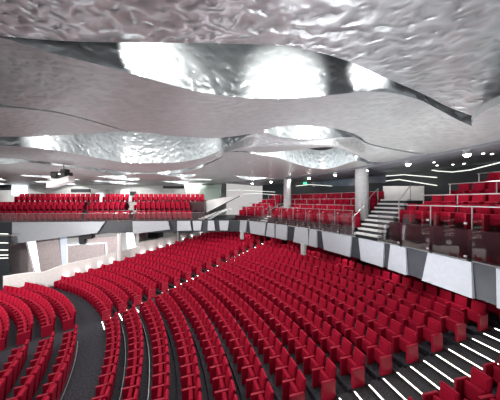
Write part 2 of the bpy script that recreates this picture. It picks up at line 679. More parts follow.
wall_panel('glitter_panel', [(8, 234), (25, 236), (35, 274), (13, 282)], M['glitter'], 'slanting sparkling pink-grey wall panel at the stage end of the parapet', 'wall panel')
wall_panel('glitter_panel', [(36, 238), (59, 234), (62, 270), (42, 276)], M['glitter'], 'tall curved sparkling wall panel with pale vertical sheen, beside the bright slot', 'wall panel')
wall_panel('bright_slot', [(26, 236), (35, 236), (40.5, 274), (36.5, 275)], M['slot'], 'glowing white slanted light slot between two sparkling wall panels', 'light slot', thick=0.04)
wall_panel('bright_slot', [(60, 234), (67, 234), (67.5, 267), (62.5, 268)], M['bluewhite'], 'bluish white vertical wall recess, painted with a faint glow, beside the square sparkling panel', 'light slot', thick=0.03)
p1 = wall_panel('framed_panel', [(68, 246), (105, 244), (105.5, 260), (68.5, 268)], M['glitter'], 'square sparkling panel with glowing outline above the parapet', 'wall panel', thick=0.22)
bm = bmesh.new()
for (x0, y0), (x1, y1) in (((67, 245), (106, 243)), ((106, 243), (106.5, 260)), ((67, 245), (67.5, 267))):
    a, b = on_front(x0, 1.36), on_front(x1, 1.36)
    a.z = EYE - (y0 - HOR) / FOC * a.y
    b.z = EYE - (y1 - HOR) / FOC * b.y
    tube(bm, a, b, 0.035, 6)
link('glowing_edge', bm, M['slot'], p1)
wall_panel('glitter_panel', [(84, 238), (118, 236), (118, 256), (107, 258), (107, 242), (84, 243.5)], M['glitter'], 'sparkling wall panel wrapping over the square panel, in front of the white column', 'wall panel', thick=0.16)
wall_panel('bright_slot', [(126, 230), (133, 230), (136, 250), (128, 252)], M['slot'], 'bright white light slot just past the white round column', 'light slot', thick=0.04)
wall_panel('dark_beam', [(80, 236), (93, 234), (93, 238), (86, 239), (86, 244), (81, 244)], M['dark'], 'dark angled beam end under the far balcony', 'beam', thick=0.3, d=1.3)
wall_panel('dark_recess', [(148, 233), (163, 232), (163, 237), (148, 238.5)], M['dark'], 'dark flat recess in the white wall above the parapet step', 'recess', thick=0.03)
for px, r_, lab in ((119.5, 0.24, 'white round column standing behind the low part of the parapet'), (178.5, 0.2, 'slim grey column standing by the stepped parapet')):
    p = on_side(px, 0.25)
    bm = bmesh.new()
    lathe(bm, [(r_, 0), (r_, 4.98)], (p.x, p.y, 0), 20)
    struct(link('column', bm, M['concrete'] if r_ < .22 else M['white']), lab)

# dark stage side wall with line lights
bm = bmesh.new()
rbox(bm, (-30.6, 23.2, 2.4), (9.0, 0.3, 5.2))
struct(link('wall_stage', bm, M['dark']))
for n, (y0, y1, lab) in enumerate(((233, 234, 'top'), (242.5, 243, 'second'), (250, 250, 'middle'), (255.5, 255, 'fourth'), (259, 258, 'lowest'))):
    bm = bmesh.new()
    Y = 23.0
    x0, x1 = -29.5, (8 - 250) / FOC * Y
    tube(bm, (x0, Y, EYE - (y0 - HOR) / FOC * Y), (x1, Y, EYE - (y1 - HOR) / FOC * Y), 0.045, 6)
    tag(link('wall_line_light', bm, M['linelight']), '%s thin white line light on the dark stage side wall' % lab, 'line light', 'line lights on the stage side wall')

# ------------------------------------------------------------------ balcony slab, fascia, tiles
Z0, Z1 = EYE - 3.86, EYE - 2.49
A_END = RAD(45.3)
P_END = pol(RF, A_END)
bm = bmesh.new()
sector(bm, RF, 46.0, RAD(-6), RAD(50), Z0, Z1)
struct(link('balcony_slab', bm, M['dark2']))
bm = bmesh.new()
pe = pol(RF, A_END)
hull8(bm, [(pe.x, pe.y, Z0), (pe.x, 38, Z0), (-46, 38, Z0), (-46, YL(-46), Z0)],
      [(pe.x, pe.y, Z1), (pe.x, 38, Z1), (-46, 38, Z1), (-46, YL(-46), Z1)])
struct(link('balcony_slab', bm, M['dark2']))
# wall closing the space behind the last row
bm = bmesh.new()
sector(bm, 43.6, 43.8, RAD(-8), RAD(52), 0, Z0 - .01)
struct(link('wall_back_lower', bm, M['dark']))

ntile = [0]


def arc_tile(t0, t1, b0, b1, name='fascia_tile'):
    """flat pale trapezoid on the curved fascia; image columns of its top and bottom corners"""
    R = RF - 0.03
    n = 6
    bm = bmesh.new()
    at0, at1, ab0, ab1 = (at_radius(v, R) for v in (t0, t1, b0, b1))
    rings = []
    zt, zb = Z1 + 0.02, Z0 - 0.02
    for k in range(n + 1):
        f = k / n
        at, ab = at0 + (at1 - at0) * f, ab0 + (ab1 - ab0) * f
        rings.append([bm.verts.new(pol(R - 0.05, at, zt)), bm.verts.new(pol(R - 0.11, ab, zb)), bm.verts.new(pol(R + 0.03, ab, zb)), bm.verts.new(pol(R + 0.03, at, zt))])
    for k in range(n):
        for j in range(4):
            bm.faces.new((rings[k][j], rings[k][(j + 1) % 4], rings[k + 1][(j + 1) % 4], rings[k + 1][j]))
    bm.faces.new(rings[0][::-1])
    bm.faces.new(rings[-1])
    o = link(name, bm, M['tile'])
    ntile[0] += 1
    return o


ARC_TILES = [(497, 540, 499, 548), (428.5, 472, 423.5, 474.5), (391, 406, 389, 408), (359, 384.5, 362, 384), (322, 352, 325, 350.5), (310, 317, 309.5, 317.5),
             (295.5, 308, 294, 308.8), (276, 287.5, 276.5, 287), (268, 274.5, 266.5, 275), (249.5, 266, 251, 265), (237.5, 247, 238.5, 246)]
for n, t in enumerate(ARC_TILES):
    lab = 'pale grey trapezoid panel on the dark curved balcony front, %s counting from the frame edge' % ordinal(n + 1)
    tag(arc_tile(*t), lab, 'fascia panel', 'pale panels on the curved balcony front')


def flat_tile(t0, t1, b0, b1, yb0, yb1, label, m=None, ytop=None):
    zt = Z1 + 0.02

    def P(px, py, d):
        u = (px - 250) / FOC
        y = (26.7 + .085 * 1.5 - d) / (1 - .085 * u)
        return (u * y, y, zt if py is None else EYE - (py - HOR) / FOC * y)
    lo = [P(t0, None, .06), P(t1, None, .06), P(b1, yb1, .12), P(b0, yb0, .12)]
    hi = [(p[0], p[1] + .1, p[2]) for p in lo]
    bm = bmesh.new()
    hull8(bm, lo, hi)
    o = link('fascia_tile', bm, m or M['tile'])
    tag(o, label, 'fascia panel', 'pale panels on the straight balcony front')


flat_tile(12, 105, 12, 97, 244, 233, 'very wide tapering pale panel on the straight balcony front above the sparkling walls')
flat_tile(132.5, 168, 133, 170, 234, 229.5, 'medium wide pale panel on the straight balcony front, beside the dark gap')
flat_tile(177, 190, 177, 191.5, 231, 230.5, 'pale panel on the straight balcony front, first of three narrow ones under the stair')
flat_tile(192.5, 202, 193.5, 200.5, 230.5, 230.5, 'pale panel on the straight balcony front, second of three narrow ones under the stair')
flat_tile(208, 214, 207.5, 215, 230.5, 230.5, 'pale panel on the straight balcony front, third of three narrow ones under the stair')
flat_tile(219, 229, 220, 227.5, 230.5, 230.5, 'pale panel where the straight balcony front meets the curve')

# ------------------------------------------------------------------ balcony tiers
bm = bmesh.new()
for k in range(4):
    r0 = RB[k] - 0.35
    r1 = 46.0 if k == 3 else RB[k + 1] - 0.35
    sector(bm, r0, r1, RIGHT_A[0] - .03, RIGHT_A[1] + .008 - RAD(1.0) * k, Z1 - .1, HR[k])
    sector(bm, r0, r1, MID_A[0][0] - .008 + RAD(.15) * k, MID_A[0][1] + .006, Z1 - .1, HM[k])
    sector(bm, r0, r1, MID_A[1][0] - .006, MID_A[1][1] + .01 - RAD(1.2) * k, Z1 - .1, HM[k])
struct(link('balcony_tier_floor', bm, M['redwall']))
bm = bmesh.new()
for k in range(3):
    x1 = -7.2 if k != 2 else -6.2
    ya = lambda x: YL(x) + YB[k] - .25
    hull8(bm, [(x1, ya(x1), Z1 - .1), (x1, 38, Z1 - .1), (-46, 38, Z1 - .1), (-46, ya(-46), Z1 - .1)],
          [(x1, ya(x1), HL[k]), (x1, 38, HL[k]), (-46, 38, HL[k]), (-46, ya(-46), HL[k])])
struct(link('balcony_tier_floor', bm, M['redwall']))


# stairs with pale treads
def stair(name, a0, a1, r0, n, z0, rise, run, label, skew=0.9):
    e = empty(name, pol(r0, (a0 + a1) / 2, z0))
    tag(e, label, 'stair')
    bmx, bmt = bmesh.new(), bmesh.new()
    c = e.location
    for k in range(n):
        f = k / n
        b0, b1 = a0 + RAD(skew) * f, a1 + RAD(skew) * f
        sector(bmx, r0 + run * k, r0 + run * (k + 1) + .02, b0, b1, z0 - .1, z0 + rise * (k + 1) - .11, 3)
        sector(bmt, r0 + run * k - .03, r0 + run * (k + 1), b0, b1, z0 + rise * (k + 1) - .11, z0 + rise * (k + 1), 3)
    for b in (bmx, bmt):
        bmesh.ops.translate(b, verts=b.verts[:], vec=-c)
    link('riser_block', bmx, M['dark2'], e)
    link('tread', bmt, M['white'], e)
    return e


stair('balcony_stair', RAD(19.6), RAD(22.4), RF + 0.35, 9, Z1, 0.288, 0.40, 'balcony stair with white treads climbing beside the thick grey column', 0.6)
stair('balcony_stair', RAD(39.1), RAD(40.4), RF + 0.35, 8, Z1, 0.225, 0.5, 'narrow far balcony stair with white treads between two red seat blocks', 0)

# ------------------------------------------------------------------ glass guard
n = 0
edges = [RAD(12.3 + 2.36 * q) for q in range(-5, 15)]
for q in range(len(edges) - 1):
    a0, a1 = edges[q] + .002, edges[q + 1] - .002
    if a1 > A_END:
        break
    if RAD(19.6) < (a0 + a1) / 2 < RAD(22.4):
        continue
    n += 1
    am = (a0 + a1) / 2
    e = empty('guard_glass', pol(RF + .1, am, Z1), am - PI / 2)
    tag(e, 'clear glass guard sheet on the curved balcony edge, %s counting from the frame edge' % ordinal(n), 'glass guard', 'glass sheets of the curved balcony edge')
    w = (a1 - a0) * RF
    bm = bmesh.new()
    rbox(bm, (0, 0, .9), (w, .016, 1.8))
    link('pane', bm, M['glass'], e)
    bm = bmesh.new()
    rbox(bm, (w / 2 - .06, -.02, 1.55), (.1, .06, .08), .01)
    rbox(bm, (w / 2 - .06, -.02, .18), (.1, .06, .08), .01)
    link('clamp', bm, M['steel'], e)
    bm = bmesh.new()
    rbox(bm, (0, -.01, .02), (w, .06, .06), .008)
    link('base_channel', bm, M['steel'], e)
x = -37.9
n = 0
while x < -6.6:
    n += 1
    e = empty('guard_glass', (x + .95, YL(x + .95) + .1, Z1), .085)
    tag(e, 'low glass guard sheet on the straight balcony front, %s from the stair' % ordinal(17 - n if n < 17 else 1), 'glass guard', 'glass sheets of the straight balcony front')
    bm = bmesh.new()
    rbox(bm, (0, 0, .5), (1.86, .02, 1.0))
    link('pane', bm, M['glass'], e)
    bm = bmesh.new()
    rbox(bm, (0, 0, 1.01), (1.88, .05, .03), .008)
    link('top_rail', bm, M['steel'], e)
    x += 1.9


# ------------------------------------------------------------------ rails in front of the balcony rows
def arc_rail(R, a0, a1, ztop, zfoot, label, group, gap=RAD(2.6)):
    am = (a0 + a1) / 2
    e = empty('guard_rail', pol(R, am, zfoot))
    tag(e, label, 'guard rail', group)
    c = Vector(e.location)
    m = max(2, int((a1 - a0) / RAD(1)))
    bm = bmesh.new()
    P = [pol(R, a0 + (a1 - a0) * k / m, ztop) - c for k in range(m + 1)]
    for k in range(m):
        tube(bm, P[k], P[k + 1], .028, 6)
    link('top_bar', bm, M['steel'], e)
    npost = max(2, int(round((a1 - a0) / gap)) + 1)
    for k in range(npost):
        a = a1 - .002 - (a1 - a0 - .004) * k / (npost - 1)
        bm = bmesh.new()
        tube(bm, pol(R, a, zfoot) - c, pol(R, a, ztop) - c, .026, 6)
        link('post', bm, M['steel'], e)


for k in range(4):
    zt = EYE + (-.26, .30, .92, 1.46)[k]
    zf = HR[k]
    arc_rail(RB[k] - .08, RAD(5), RIGHT_A[1] - RAD(1.0) * k, zt, zf, 'silver guard rail before the %s row of the large foreground balcony block' % ordinal(k + 1), 'rails of the foreground balcony block')
    zt = EYE + (-.75, -.38, .16, .74)[k]
    arc_rail(RB[k] - .08, MID_A[0][0] + RAD(.15) * k, MID_A[0][1], zt, HM[k], 'silver guard rail before the %s row behind the columns' % ordinal(k + 1), 'rails of the block behind the columns')
    arc_rail(RB[k] - .08, MID_A[1][0], MID_A[1][1] - RAD(1.2) * k, zt, HM[k], 'silver guard rail before the %s row beside the diagonal stair' % ordinal(k + 1), 'rails of the block beside the diagonal stair', RAD(2))


def hand_rail(points, label, drop=0.9, r=.03):
    e = empty('handrail', points[0] - Vector((0, 0, drop)))
    tag(e, label, 'handrail')
    c = Vector(e.location)
    bm = bmesh.new()
    for k in range(len(points) - 1):
        tube(bm, points[k] - c, points[k + 1] - c, r, 6)
    link('top_bar', bm, M['steel'], e)
    for p in points:
        bm = bmesh.new()
        tube(bm, p - c - Vector((0, 0, drop)), p - c, r * .9, 6)
        link('post', bm, M['steel'], e)


zs = lambda k: Z1 + .2 * k + .12
hand_rail([pol(RF + .5, RAD(22.75), zs(1) + 1.0), pol(RF + 1.7, RAD(22.85), zs(5) + 1.0)], 'sloping silver handrail at the foot of the white balcony steps')
hand_rail([pol(RF + 1.9, RAD(22.9), zs(6) + 1.1), pol(RF + 3.3, RAD(23.0), zs(11) + 1.1)], 'sloping silver handrail beside the upper part of the white balcony steps')
hand_rail([pol(RF + 2.2, RAD(19.6), zs(7) + .95), pol(RF + 3.6, RAD(19.9), zs(12) + 1.0)], 'silver handrail between the white balcony steps and the foreground balcony block')
hand_rail([pol(RF + .6, RAD(40.5), zs(1) + .95), pol(RF + 2.0, RAD(40.6), zs(4) + .95)], 'sloping silver handrail at the narrow far balcony stair')
hand_rail([pol(RF + .6, RAD(39.0), zs(1) + .95), pol(RF + 2.6, RAD(39.0), zs(5) + .95)], 'silver handrail between the narrow far stair and the slimmer column')

# ------------------------------------------------------------------ columns on the balcony
for px, R, w, lab in ((361.8, 39.0, .95, 'thick grey balcony column beside the white steps'), (287.5, 39.2, .86, 'slimmer grey column further along the balcony')):
    a = at_radius(px, R)
    p = pol(R, a)
    bm = bmesh.new()
    lathe(bm, [(w / 2, Z1), (w / 2, EYE + 2.5)], (p.x, p.y, 0), 28)
    struct(link('column', bm, M['concrete'], smooth=False), lab)

# ------------------------------------------------------------------ back wall and soffit
RW = 45.0
RB_C = 38.4                      # where the metal ceiling ends
bm = bmesh.new()
sector(bm, RW, RW + .3, RAD(-6), RAD(50), Z1, EYE + 4)
struct(link('wall_back', bm, M['dark']))
bm = bmesh.new()
rbox(bm, (-25, 36.4, 8.4), (42, .3, 10))
struct(link('wall_far_upper', bm, M['wallw']))
bm = bmesh.new()
rbox(bm, (-46, 28, 6), (.3, 26, 14))
struct(link('wall_left', bm, M['dark']))
bm = bmesh.new()
sector(bm, RB_C, 46, RAD(-8), RAD(52), EYE + 2.5, EYE + 2.7)
sector(bm, RB_C - .1, RB_C, RAD(-8), RAD(52), EYE + 2.42, EYE + 3.1)
struct(link('ceiling_soffit', bm, M['soffit']))


def wall_line(pts, label, R=RW - .06):
    P = []
    for k in range(len(pts) - 1):
        for q in range(6):
            f = q / 6
            P.append((pts[k][0] + (pts[k + 1][0] - pts[k][0]) * f, pts[k][1] + (pts[k + 1][1] - pts[k][1]) * f))
    P.append(pts[-1])
    W = []
    for px, py in P:
        a = at_radius(px, R)
        p = pol(R, a)
        p.z = EYE - (py - HOR) / FOC * p.y
        W.append(p)
    bm = bmesh.new()
    for k in range(len(W) - 1):
        tube(bm, W[k], W[k + 1], .035, 6)
    tag(link('wall_line_light', bm, M['linelight']), label, 'line light', 'line lights on the dark back wall')


wall_line([(394, 164), (409, 165.5), (437, 171), (452, 172), (470, 170), (500, 162.5), (520, 157)], 'longest white line light dipping along the top of the dark back wall')
wall_line([(386, 176), (404, 174.7), (437, 177.5)], 'middle wavy white line light on the dark back wall')
wall_line([(386, 181), (399, 179.5), (437, 185.5)], 'lower wavy white line light on the dark back wall')
wall_line([(296, 186), (310, 184.5), (332, 186)], 'short white line light on the wall between the two columns')
wall_line([(222, 190.5), (240, 190), (275, 192)], 'faint white line light on the far dark wall over the red rows')
wall_line([(236, 194.5), (256, 193.5), (280, 195)], 'lower faint white line light on the far dark wall over the red rows')


def wall_sheet(name, x0, x1, y0, y1, m, label, cat, R=RW - .08, lab_group=None):
    bm = bmesh.new()
    n = 8
    rings = []
    for k in range(n + 1):
        px = x0 + (x1 - x0) * k / n
        a = at_radius(px, R)
        p = pol(R, a)
        zt, zb = EYE - (y0 - HOR) / FOC * p.y, EYE - (y1 - HOR) / FOC * p.y
        if k == 0:
            ZT, ZB = zt, zb
        f = k / n
        rings.append([bm.verts.new(pol(R, a, zt)), bm.verts.new(pol(R, a, zb)), bm.verts.new(pol(R + .05, a, zb)), bm.verts.new(pol(R + .05, a, zt))])
    for k in range(n):
        for j in range(4):
            bm.faces.new((rings[k][j], rings[k][(j + 1) % 4], rings[k + 1][(j + 1) % 4], rings[k + 1][j]))
    bm.faces.new(rings[0][::-1])
    bm.faces.new(rings[-1])
    o = link(name, bm, m)
    if cat == 'window':
        return struct(o, label)
    tag(o, label, cat, lab_group)
    return o


wall_sheet('window_2', 368, 386, 168.5, 183, M['booth'], 'bluish control booth window beside the thick column', 'window')
wall_sheet('window_3', 312, 355, 171, 186, M['booth'], 'wide bluish control booth window between the columns', 'window')
wall_sheet('landing_panel', 383, 424, 186, 200.5, M['white'], 'white landing wall at the top of the balcony steps', 'wall panel', R=43.2)
a = at_radius(305, 42.0)
p = pol(42.0, a, EYE + 2.45)
e = empty('exit_sign', p, a - PI / 2)
tag(e, 'small glowing green emergency sign hanging over the far rows', 'sign')
bm = bmesh.new()
rbox(bm, (0, 0, -.35), (.5, .06, .25), .01)
link('sign_face', bm, M['exit'], e)
bm = bmesh.new()
tube(bm, (-.15, 0, -.22), (-.15, 0, .07), .012)
tube(bm, (.15, 0, -.22), (.15, 0, .07), .012)
link('hanger', bm, M['steel'], e)

# ------------------------------------------------------------------ diagonal stair between the balconies
e = empty('diagonal_stair', (-4.2, 28.6, Z1))
tag(e, 'white diagonal stair with solid sloping balustrades between the far and middle balconies', 'stair')


def zpix(py, Y):
    return EYE - (py - HOR) / FOC * Y


def slab_px(Y, pts, th):
    lo = [((px - 250) / FOC * Y + 4.2, Y - 28.6, zpix(py, Y) - Z1) for px, py in pts]
    hi = [(q[0], q[1] + th, q[2]) for q in lo]
    bm = bmesh.new()
    hull8(bm, lo, hi)
    return bm


link('balustrade', slab_px(30.6, [(187, 211), (207, 200.5), (231, 196), (243, 190), (243, 196), (222, 205.5), (197, 219), (189, 219)], .1), M['white'], e)
link('balustrade', slab_px(28.4, [(206, 219), (216, 213), (226, 207.5), (226, 211), (218, 215), (210, 219.5)], .08), M['tile'], e)
bm = bmesh.new()
for k in range(9):
    px0 = 200 + k * 3.2
    Yq = 29.5
    x = (px0 - 250) / FOC * Yq + 4.2
    rbox(bm, (x + .45, .35, .08 + .16 * k), (.9, 1.3, .1))
link('tread', bm, M['white'], e)
bm = bmesh.new()
for Y, pts in ((30.55, [(187, 210.5), (207, 200)]), (30.55, [(195, 219), (226, 203), (240, 196)]), (28.35, [(206, 219), (226, 207.5)])):
    P = [Vector(((px - 250) / FOC * Y + 4.2, Y - 28.6, zpix(py, Y) - Z1)) for px, py in pts]
    for k in range(len(P) - 1):
        tube(bm, P[k], P[k + 1], .06, 6)
link('handrail', bm, M['black'], e)
bm = bmesh.new()
Y = 33.2
lo = [((px - 250) / FOC * Y, Y, zpix(py, Y)) for px, py in ((200, 186), (222, 184), (219, 207), (198, 207))]
hull8(bm, lo, [(q[0], q[1] + .06, q[2]) for q in lo])
tag(link('glass_screen', bm, mat('pale_green_glass', (170, 190, 180), 0.2)), 'pale green glass screen at the head of the diagonal stair', 'glass screen')
bm = bmesh.new()
Y = 33.8
lo = [((px - 250) / FOC * Y, Y, zpix(py, Y)) for px, py in ((184, 182), (202, 184), (200, 210), (188, 210))]
hull8(bm, lo, [(q[0], q[1] + .3, q[2]) for q in lo])
struct(link('wall_stair', bm, M['white']))

# far wall doorways above the straight balcony
Y = 36.1
NDW = {'doorway': 1, 'window': 1}
for (x0, x1, y0, y1), m, nm, lab, cat in (((12, 27, 183, 195), M['door'], 'bright_doorway', 'brightly lit doorway beside the dark window on the far wall', 'doorway'),
                                       ((96, 103, 193, 203), M['door'], 'bright_doorway', 'small bright doorway behind the far balcony seats under the dark slot', 'doorway'),
                                       ((121, 129, 190, 203), M['door'], 'bright_doorway', 'narrow bright doorway beside the dark square on the far wall', 'doorway'),
                                       ((0, 11, 182.5, 190), M['dark2'], 'dark_window', 'dark blue window at the end of the far wall', 'window'),
                                       ((71, 90, 189, 192), M['dark'], 'wall_slot', 'long dark slot in the far wall above the balcony seats', 'wall slot'),
                                       ((130, 136, 191.5, 195.5), M['dark'], 'wall_slot', 'small dark square opening beside the narrow bright doorway', 'wall slot'),
                                       ((163, 185, 186, 188.5), M['dark'], 'wall_slot', 'dark sloping slot high on the far wall near the diagonal stair', 'wall slot')):
    X = lambda px: (px - 250) / FOC * Y
    bm = bmesh.new()
    rbox(bm, ((X(x0) + X(x1)) / 2, Y, (zpix(y0, Y) + zpix(y1, Y)) / 2), (X(x1) - X(x0), .1, zpix(y0, Y) - zpix(y1, Y)), .02)
    if cat in ('doorway', 'window'):
        nm = '%s_%d' % ('door' if cat == 'doorway' else 'window', NDW[cat])
        NDW[cat] += 1
        struct(link(nm, bm, m), lab)
    else:
        tag(link(nm, bm, m), lab, cat)

# ------------------------------------------------------------------ hanging projector pod
Y = 17.5
e = empty('projector_pod', ((62.5 - 250) / FOC * Y, Y, zpix(182, Y)))
tag(e, 'black projector pod on a curved white tray hanging under the metal ceiling', 'projector')
bm = bmesh.new()
rbox(bm, (-.05, 0, .55), (1.25, .8, .5), .06)
rbox(bm, (.3, -.1, .88), (.5, .4, .3), .04)
rbox(bm, (-.25, -.42, .55), (.4, .14, .34), .03)
link('housing', bm, M['black'], e)
bm = bmesh.new()
n = 8
top = [(-.85 + 1.75 * k / n, -.5 - .14 * math.sin(PI * k / n), .03 + .42 * (k / n) ** 1.6) for k in range(n + 1)]
lo = []
for k in range(n):
    a, b = top[k], top[k + 1]
    hull8(bm, [(a[0], a[1], a[2] - .52 + .1 * k / n), (b[0], b[1], b[2] - .52 + .1 * (k + 1) / n), b, a],
          [(a[0], a[1] + .6, a[2] - .52 + .1 * k / n), (b[0], b[1] + .6, b[2] - .52 + .1 * (k + 1) / n), (b[0], b[1] + .6, b[2]), (a[0], a[1] + .6, a[2])])
link('tray', bm, M['white'], e)
bm = bmesh.new()
lathe(bm, [(.05, .0), (.05, .04)], (0, 0, 0), 12)
bmesh.ops.rotate(bm, verts=bm.verts[:], cent=(0, 0, 0), matrix=Matrix.Rotation(PI / 2, 3, 'X'))
bmesh.ops.translate(bm, verts=bm.verts[:], vec=(.12, -.43, .6))
link('lens', bm, M['lens2'], e)
bm = bmesh.new()
tube(bm, (.1, 0, .58), (.1, 0, 1.5), .04)
link('hanging_pole', bm, M['black'], e)

# small boxes standing behind the last row
for px, py, lab in ((303.5, 244, 'small grey box standing on the last row near the curved balcony front'), (242, 231.5, 'small grey box standing behind the last row at the head of the distant aisle')):
    a = at_radius(px, RF - .4)
    p = pol(RF - .4, a)
    zt = zpix(py, p.y)
    bm = bmesh.new()
    rbox(bm, (0, 0, .45), (.42, .3, .9), .03)
    rbox(bm, (0, -.02, .92), (.46, .34, .04), .01)
    o = link('equipment_box', bm, M['concrete'])
    o.location = (p.x, p.y, zt - .94)
    o.rotation_euler = (0, 0, a - PI / 2)
    tag(o, lab, 'box')


# ------------------------------------------------------------------ ceiling sheets
KX, KY = 1.245, 1.133
def interp(tab, x):
    """smooth Catmull interpolation of a table (x, y)"""
    if x <= tab[0][0]:
        return tab[0][1]
    if x >= tab[-1][0]:
        return tab[-1][1]
    for k in range(len(tab) - 1):
        if tab[k][0] <= x <= tab[k + 1][0]:
            x0, y0 = tab[k]
            x1, y1 = tab[k + 1]
            t = (x - x0) / (x1 - x0)

            def slope(i):
                if i <= 0 or i >= len(tab) - 1:
                    j = 0 if i <= 0 else len(tab) - 2
                    return (tab[j + 1][1] - tab[j][1]) / (tab[j + 1][0] - tab[j][0])
                return (tab[i + 1][1] - tab[i - 1][1]) / (tab[i + 1][0] - tab[i - 1][0])
            m0, m1 = slope(k) * (x1 - x0), slope(k + 1) * (x1 - x0)
            t2, t3 = t * t, t * t * t
            return (2 * t3 - 3 * t2 + 1) * y0 + (t3 - 2 * t2 + t) * m0 + (-2 * t3 + 3 * t2) * y1 + (t3 - t2) * m1


def sm(t):
    t = max(0, min(1, t))
    return t * t * (3 - 2 * t)


def height(base, x, y, wob=0.0):
    d = RB_C - math.hypot(x - CX, y - CY)
    h = 2.56 + (base * KX - 2.56) * sm(d / 5.0)
    return EYE + h + wob


def xlim(y):
    return CX + math.sqrt(max(1, RB_C ** 2 - (y - CY) ** 2))


def edge(pts):
    """edge curve of a sheet as tables of y and of height over x"""
    ty, th = [], []
    for px, py, h in pts:
        y = h * KX * FOC / (HOR - py)
        for _ in range(25):
            y = .5 * y + .5 * (height(h, (px - 250) / FOC * y, y) - EYE) * FOC / (HOR - py)
        ty.append(((px - 250) / FOC * y, y))
        th.append(((px - 250) / FOC * y, h))
    return ty, th


def seam(prev, near, b0, b1, x):
    return interp(near[0], x), interp(near[1], x)


def sheet(name, prev, near, far, b0, base, m, xl=-46, label=None, wave=0.05, ph=0.0, nx=150, ny=16):
    bm = bmesh.new()
    grid = []
    for i in range(nx + 1):
        f = i / nx
        row = []
        for j in range(ny + 1):
            g = j / ny
            x = xl + (xlim_m(near[0], far, g) - xl) * f
            y0, h0 = seam(prev, near, b0, base, x)
            y1 = max(interp(far, x), y0 + .3)
            y = y0 + (y1 - y0) * g
            w = wave * math.sin(PI * g) * (math.sin(0.45 * x + ph) + .6 * math.sin(.9 * x - .7 * ph))
            row.append(bm.verts.new((x, y, height(h0 + (base - h0) * sm(g / .5), x, y, w))))
        grid.append(row)
    for i in range(nx):
        for j in range(ny):
            bm.faces.new((grid[i][j], grid[i + 1][j], grid[i + 1][j + 1], grid[i][j + 1]))
    o = link(name, bm, m, smooth=True)
    return struct(o, label)


def xlim_m(near, far, g):
    x = 9.0
    for _ in range(30):
        y = interp(near, x) * (1 - g) + interp(far, x) * g
        x = .5 * x + .5 * xlim(y)
    return x


def riser(name, prev, near, b0, base, up, lean, m, xl=-46, nx=240):
    bm = bmesh.new()
    xr = xlim_m(near[0], near[0], 0)
    rows = []
    for i in range(nx + 1):
        x = xl + (xr - xl) * i / nx
        y, h0 = seam(prev, near, b0, base, x)
        z = height(h0, x, y)
        yf = interp(prev, x)
        if y < yf + .25:
            t_ = sm((y - yf) / .25)
            u = max(.01, (height(b0, x, y) - z) * (1 - t_) + up * t_)
        else:
            u = up
        rows.append([bm.verts.new((x, y + lean * t * t * u / up, z + u * t)) for t in (0, .33, .66, 1)])
    for i in range(nx):
        for j in range(3):
            bm.faces.new((rows[i][j], rows[i + 1][j], rows[i + 1][j + 1], rows[i][j + 1]))
    return struct(link(name, bm, m, smooth=True))


E1 = edge([(-300, 34, 3), (-60, 33, 3), (0, 36, 3), (40, 39.5, 3), (90, 42, 3), (140, 42.5, 3), (190, 43, 3), (240, 44, 3), (285, 46, 3), (320, 53, 3), (350, 62, 3), (400, 84, 3), (440, 103, 3), (478, 118, 3), (500, 124, 3)])
N2 = edge([(-300, 34.5, 3), (-60, 33.5, 3), (0, 37, 3.0), (40, 50, 2.9), (100, 65, 2.75), (150, 79, 2.7), (200, 92, 2.7), (250, 98, 2.7), (300, 98, 2.7), (340, 94, 2.7), (360, 92, 2.72), (385, 92, 2.78), (410, 97, 2.85), (430, 105, 2.93), (445, 113, 2.96), (460, 121, 2.98), (475, 127, 3.0), (500, 134, 3)])
E2 = edge([(-200, 128, 2.7), (-60, 135, 2.7), (0, 136, 2.7), (30, 136, 2.7), (70, 134, 2.7), (100, 132, 2.7), (125, 131, 2.7), (150, 133, 2.7), (190, 137, 2.7), (215, 138, 2.7), (250, 134, 2.7), (262, 131, 2.7), (275, 127, 2.7), (300, 125.5, 2.7), (325, 127, 2.7), (345, 131, 2.7), (360, 137, 2.7), (368, 143, 2.7), (400, 150, 2.7)])
N3 = edge([(-200, 128.5, 2.7), (-60, 142, 2.6), (0, 145.5, 2.55), (26, 147, 2.5), (52, 150, 2.45), (76, 154, 2.4), (98, 158, 2.35), (120, 162, 2.3), (150, 163, 2.3), (180, 162, 2.3), (200, 158.5, 2.35), (215, 153, 2.45), (228, 147, 2.55), (240, 140, 2.65), (250, 134.5, 2.7),
           (262, 131.5, 2.7), (275, 136, 2.6), (300, 139, 2.5), (320, 139, 2.5), (340, 137.5, 2.56), (355, 137.5, 2.66), (368, 144, 2.7), (400, 151, 2.7)])
E3 = edge([(-200, 155, 2.3), (-60, 156, 2.3), (0, 158, 2.3), (30, 160, 2.3), (60, 164, 2.3), (97, 168, 2.3), (120, 171.5, 2.3), (150, 172.5, 2.3), (190, 168, 2.3), (215, 160, 2.3), (230, 151.5, 2.3), (245, 151, 2.3), (260, 153, 2.3), (280, 151.5, 2.3), (300, 150, 2.3), (325, 147, 2.3), (345, 150, 2.3), (360, 157, 2.3), (372, 162, 2.3)])
N4 = edge([(-200, 156, 2.3), (-60, 159, 2.28), (0, 164, 2.25), (30, 162.5, 2.28), (60, 166, 2.28), (97, 171, 2.24), (120, 175, 2.22), (150, 175.5, 2.22), (190, 171, 2.24), (215, 161, 2.28), (230, 152.5, 2.3), (250, 153, 2.29), (260, 155, 2.27), (278, 158, 2.24), (300, 165, 2.22), (320, 169, 2.22), (335, 167.5, 2.23), (355, 161, 2.28), (368, 164, 2.3)])
F1, F2, F3 = E1[0], E2[0], E3[0]
N1 = ([(-50, -8), (14, -8)], [(-50, 3.0), (14, 3.0)])
ALLX = [(-50 + .5 * k) for k in range(124)]


def far_edge(y0, amp, w, p):
    return [(x, y0 + amp * math.sin(w * x + p)) for x in ALLX]


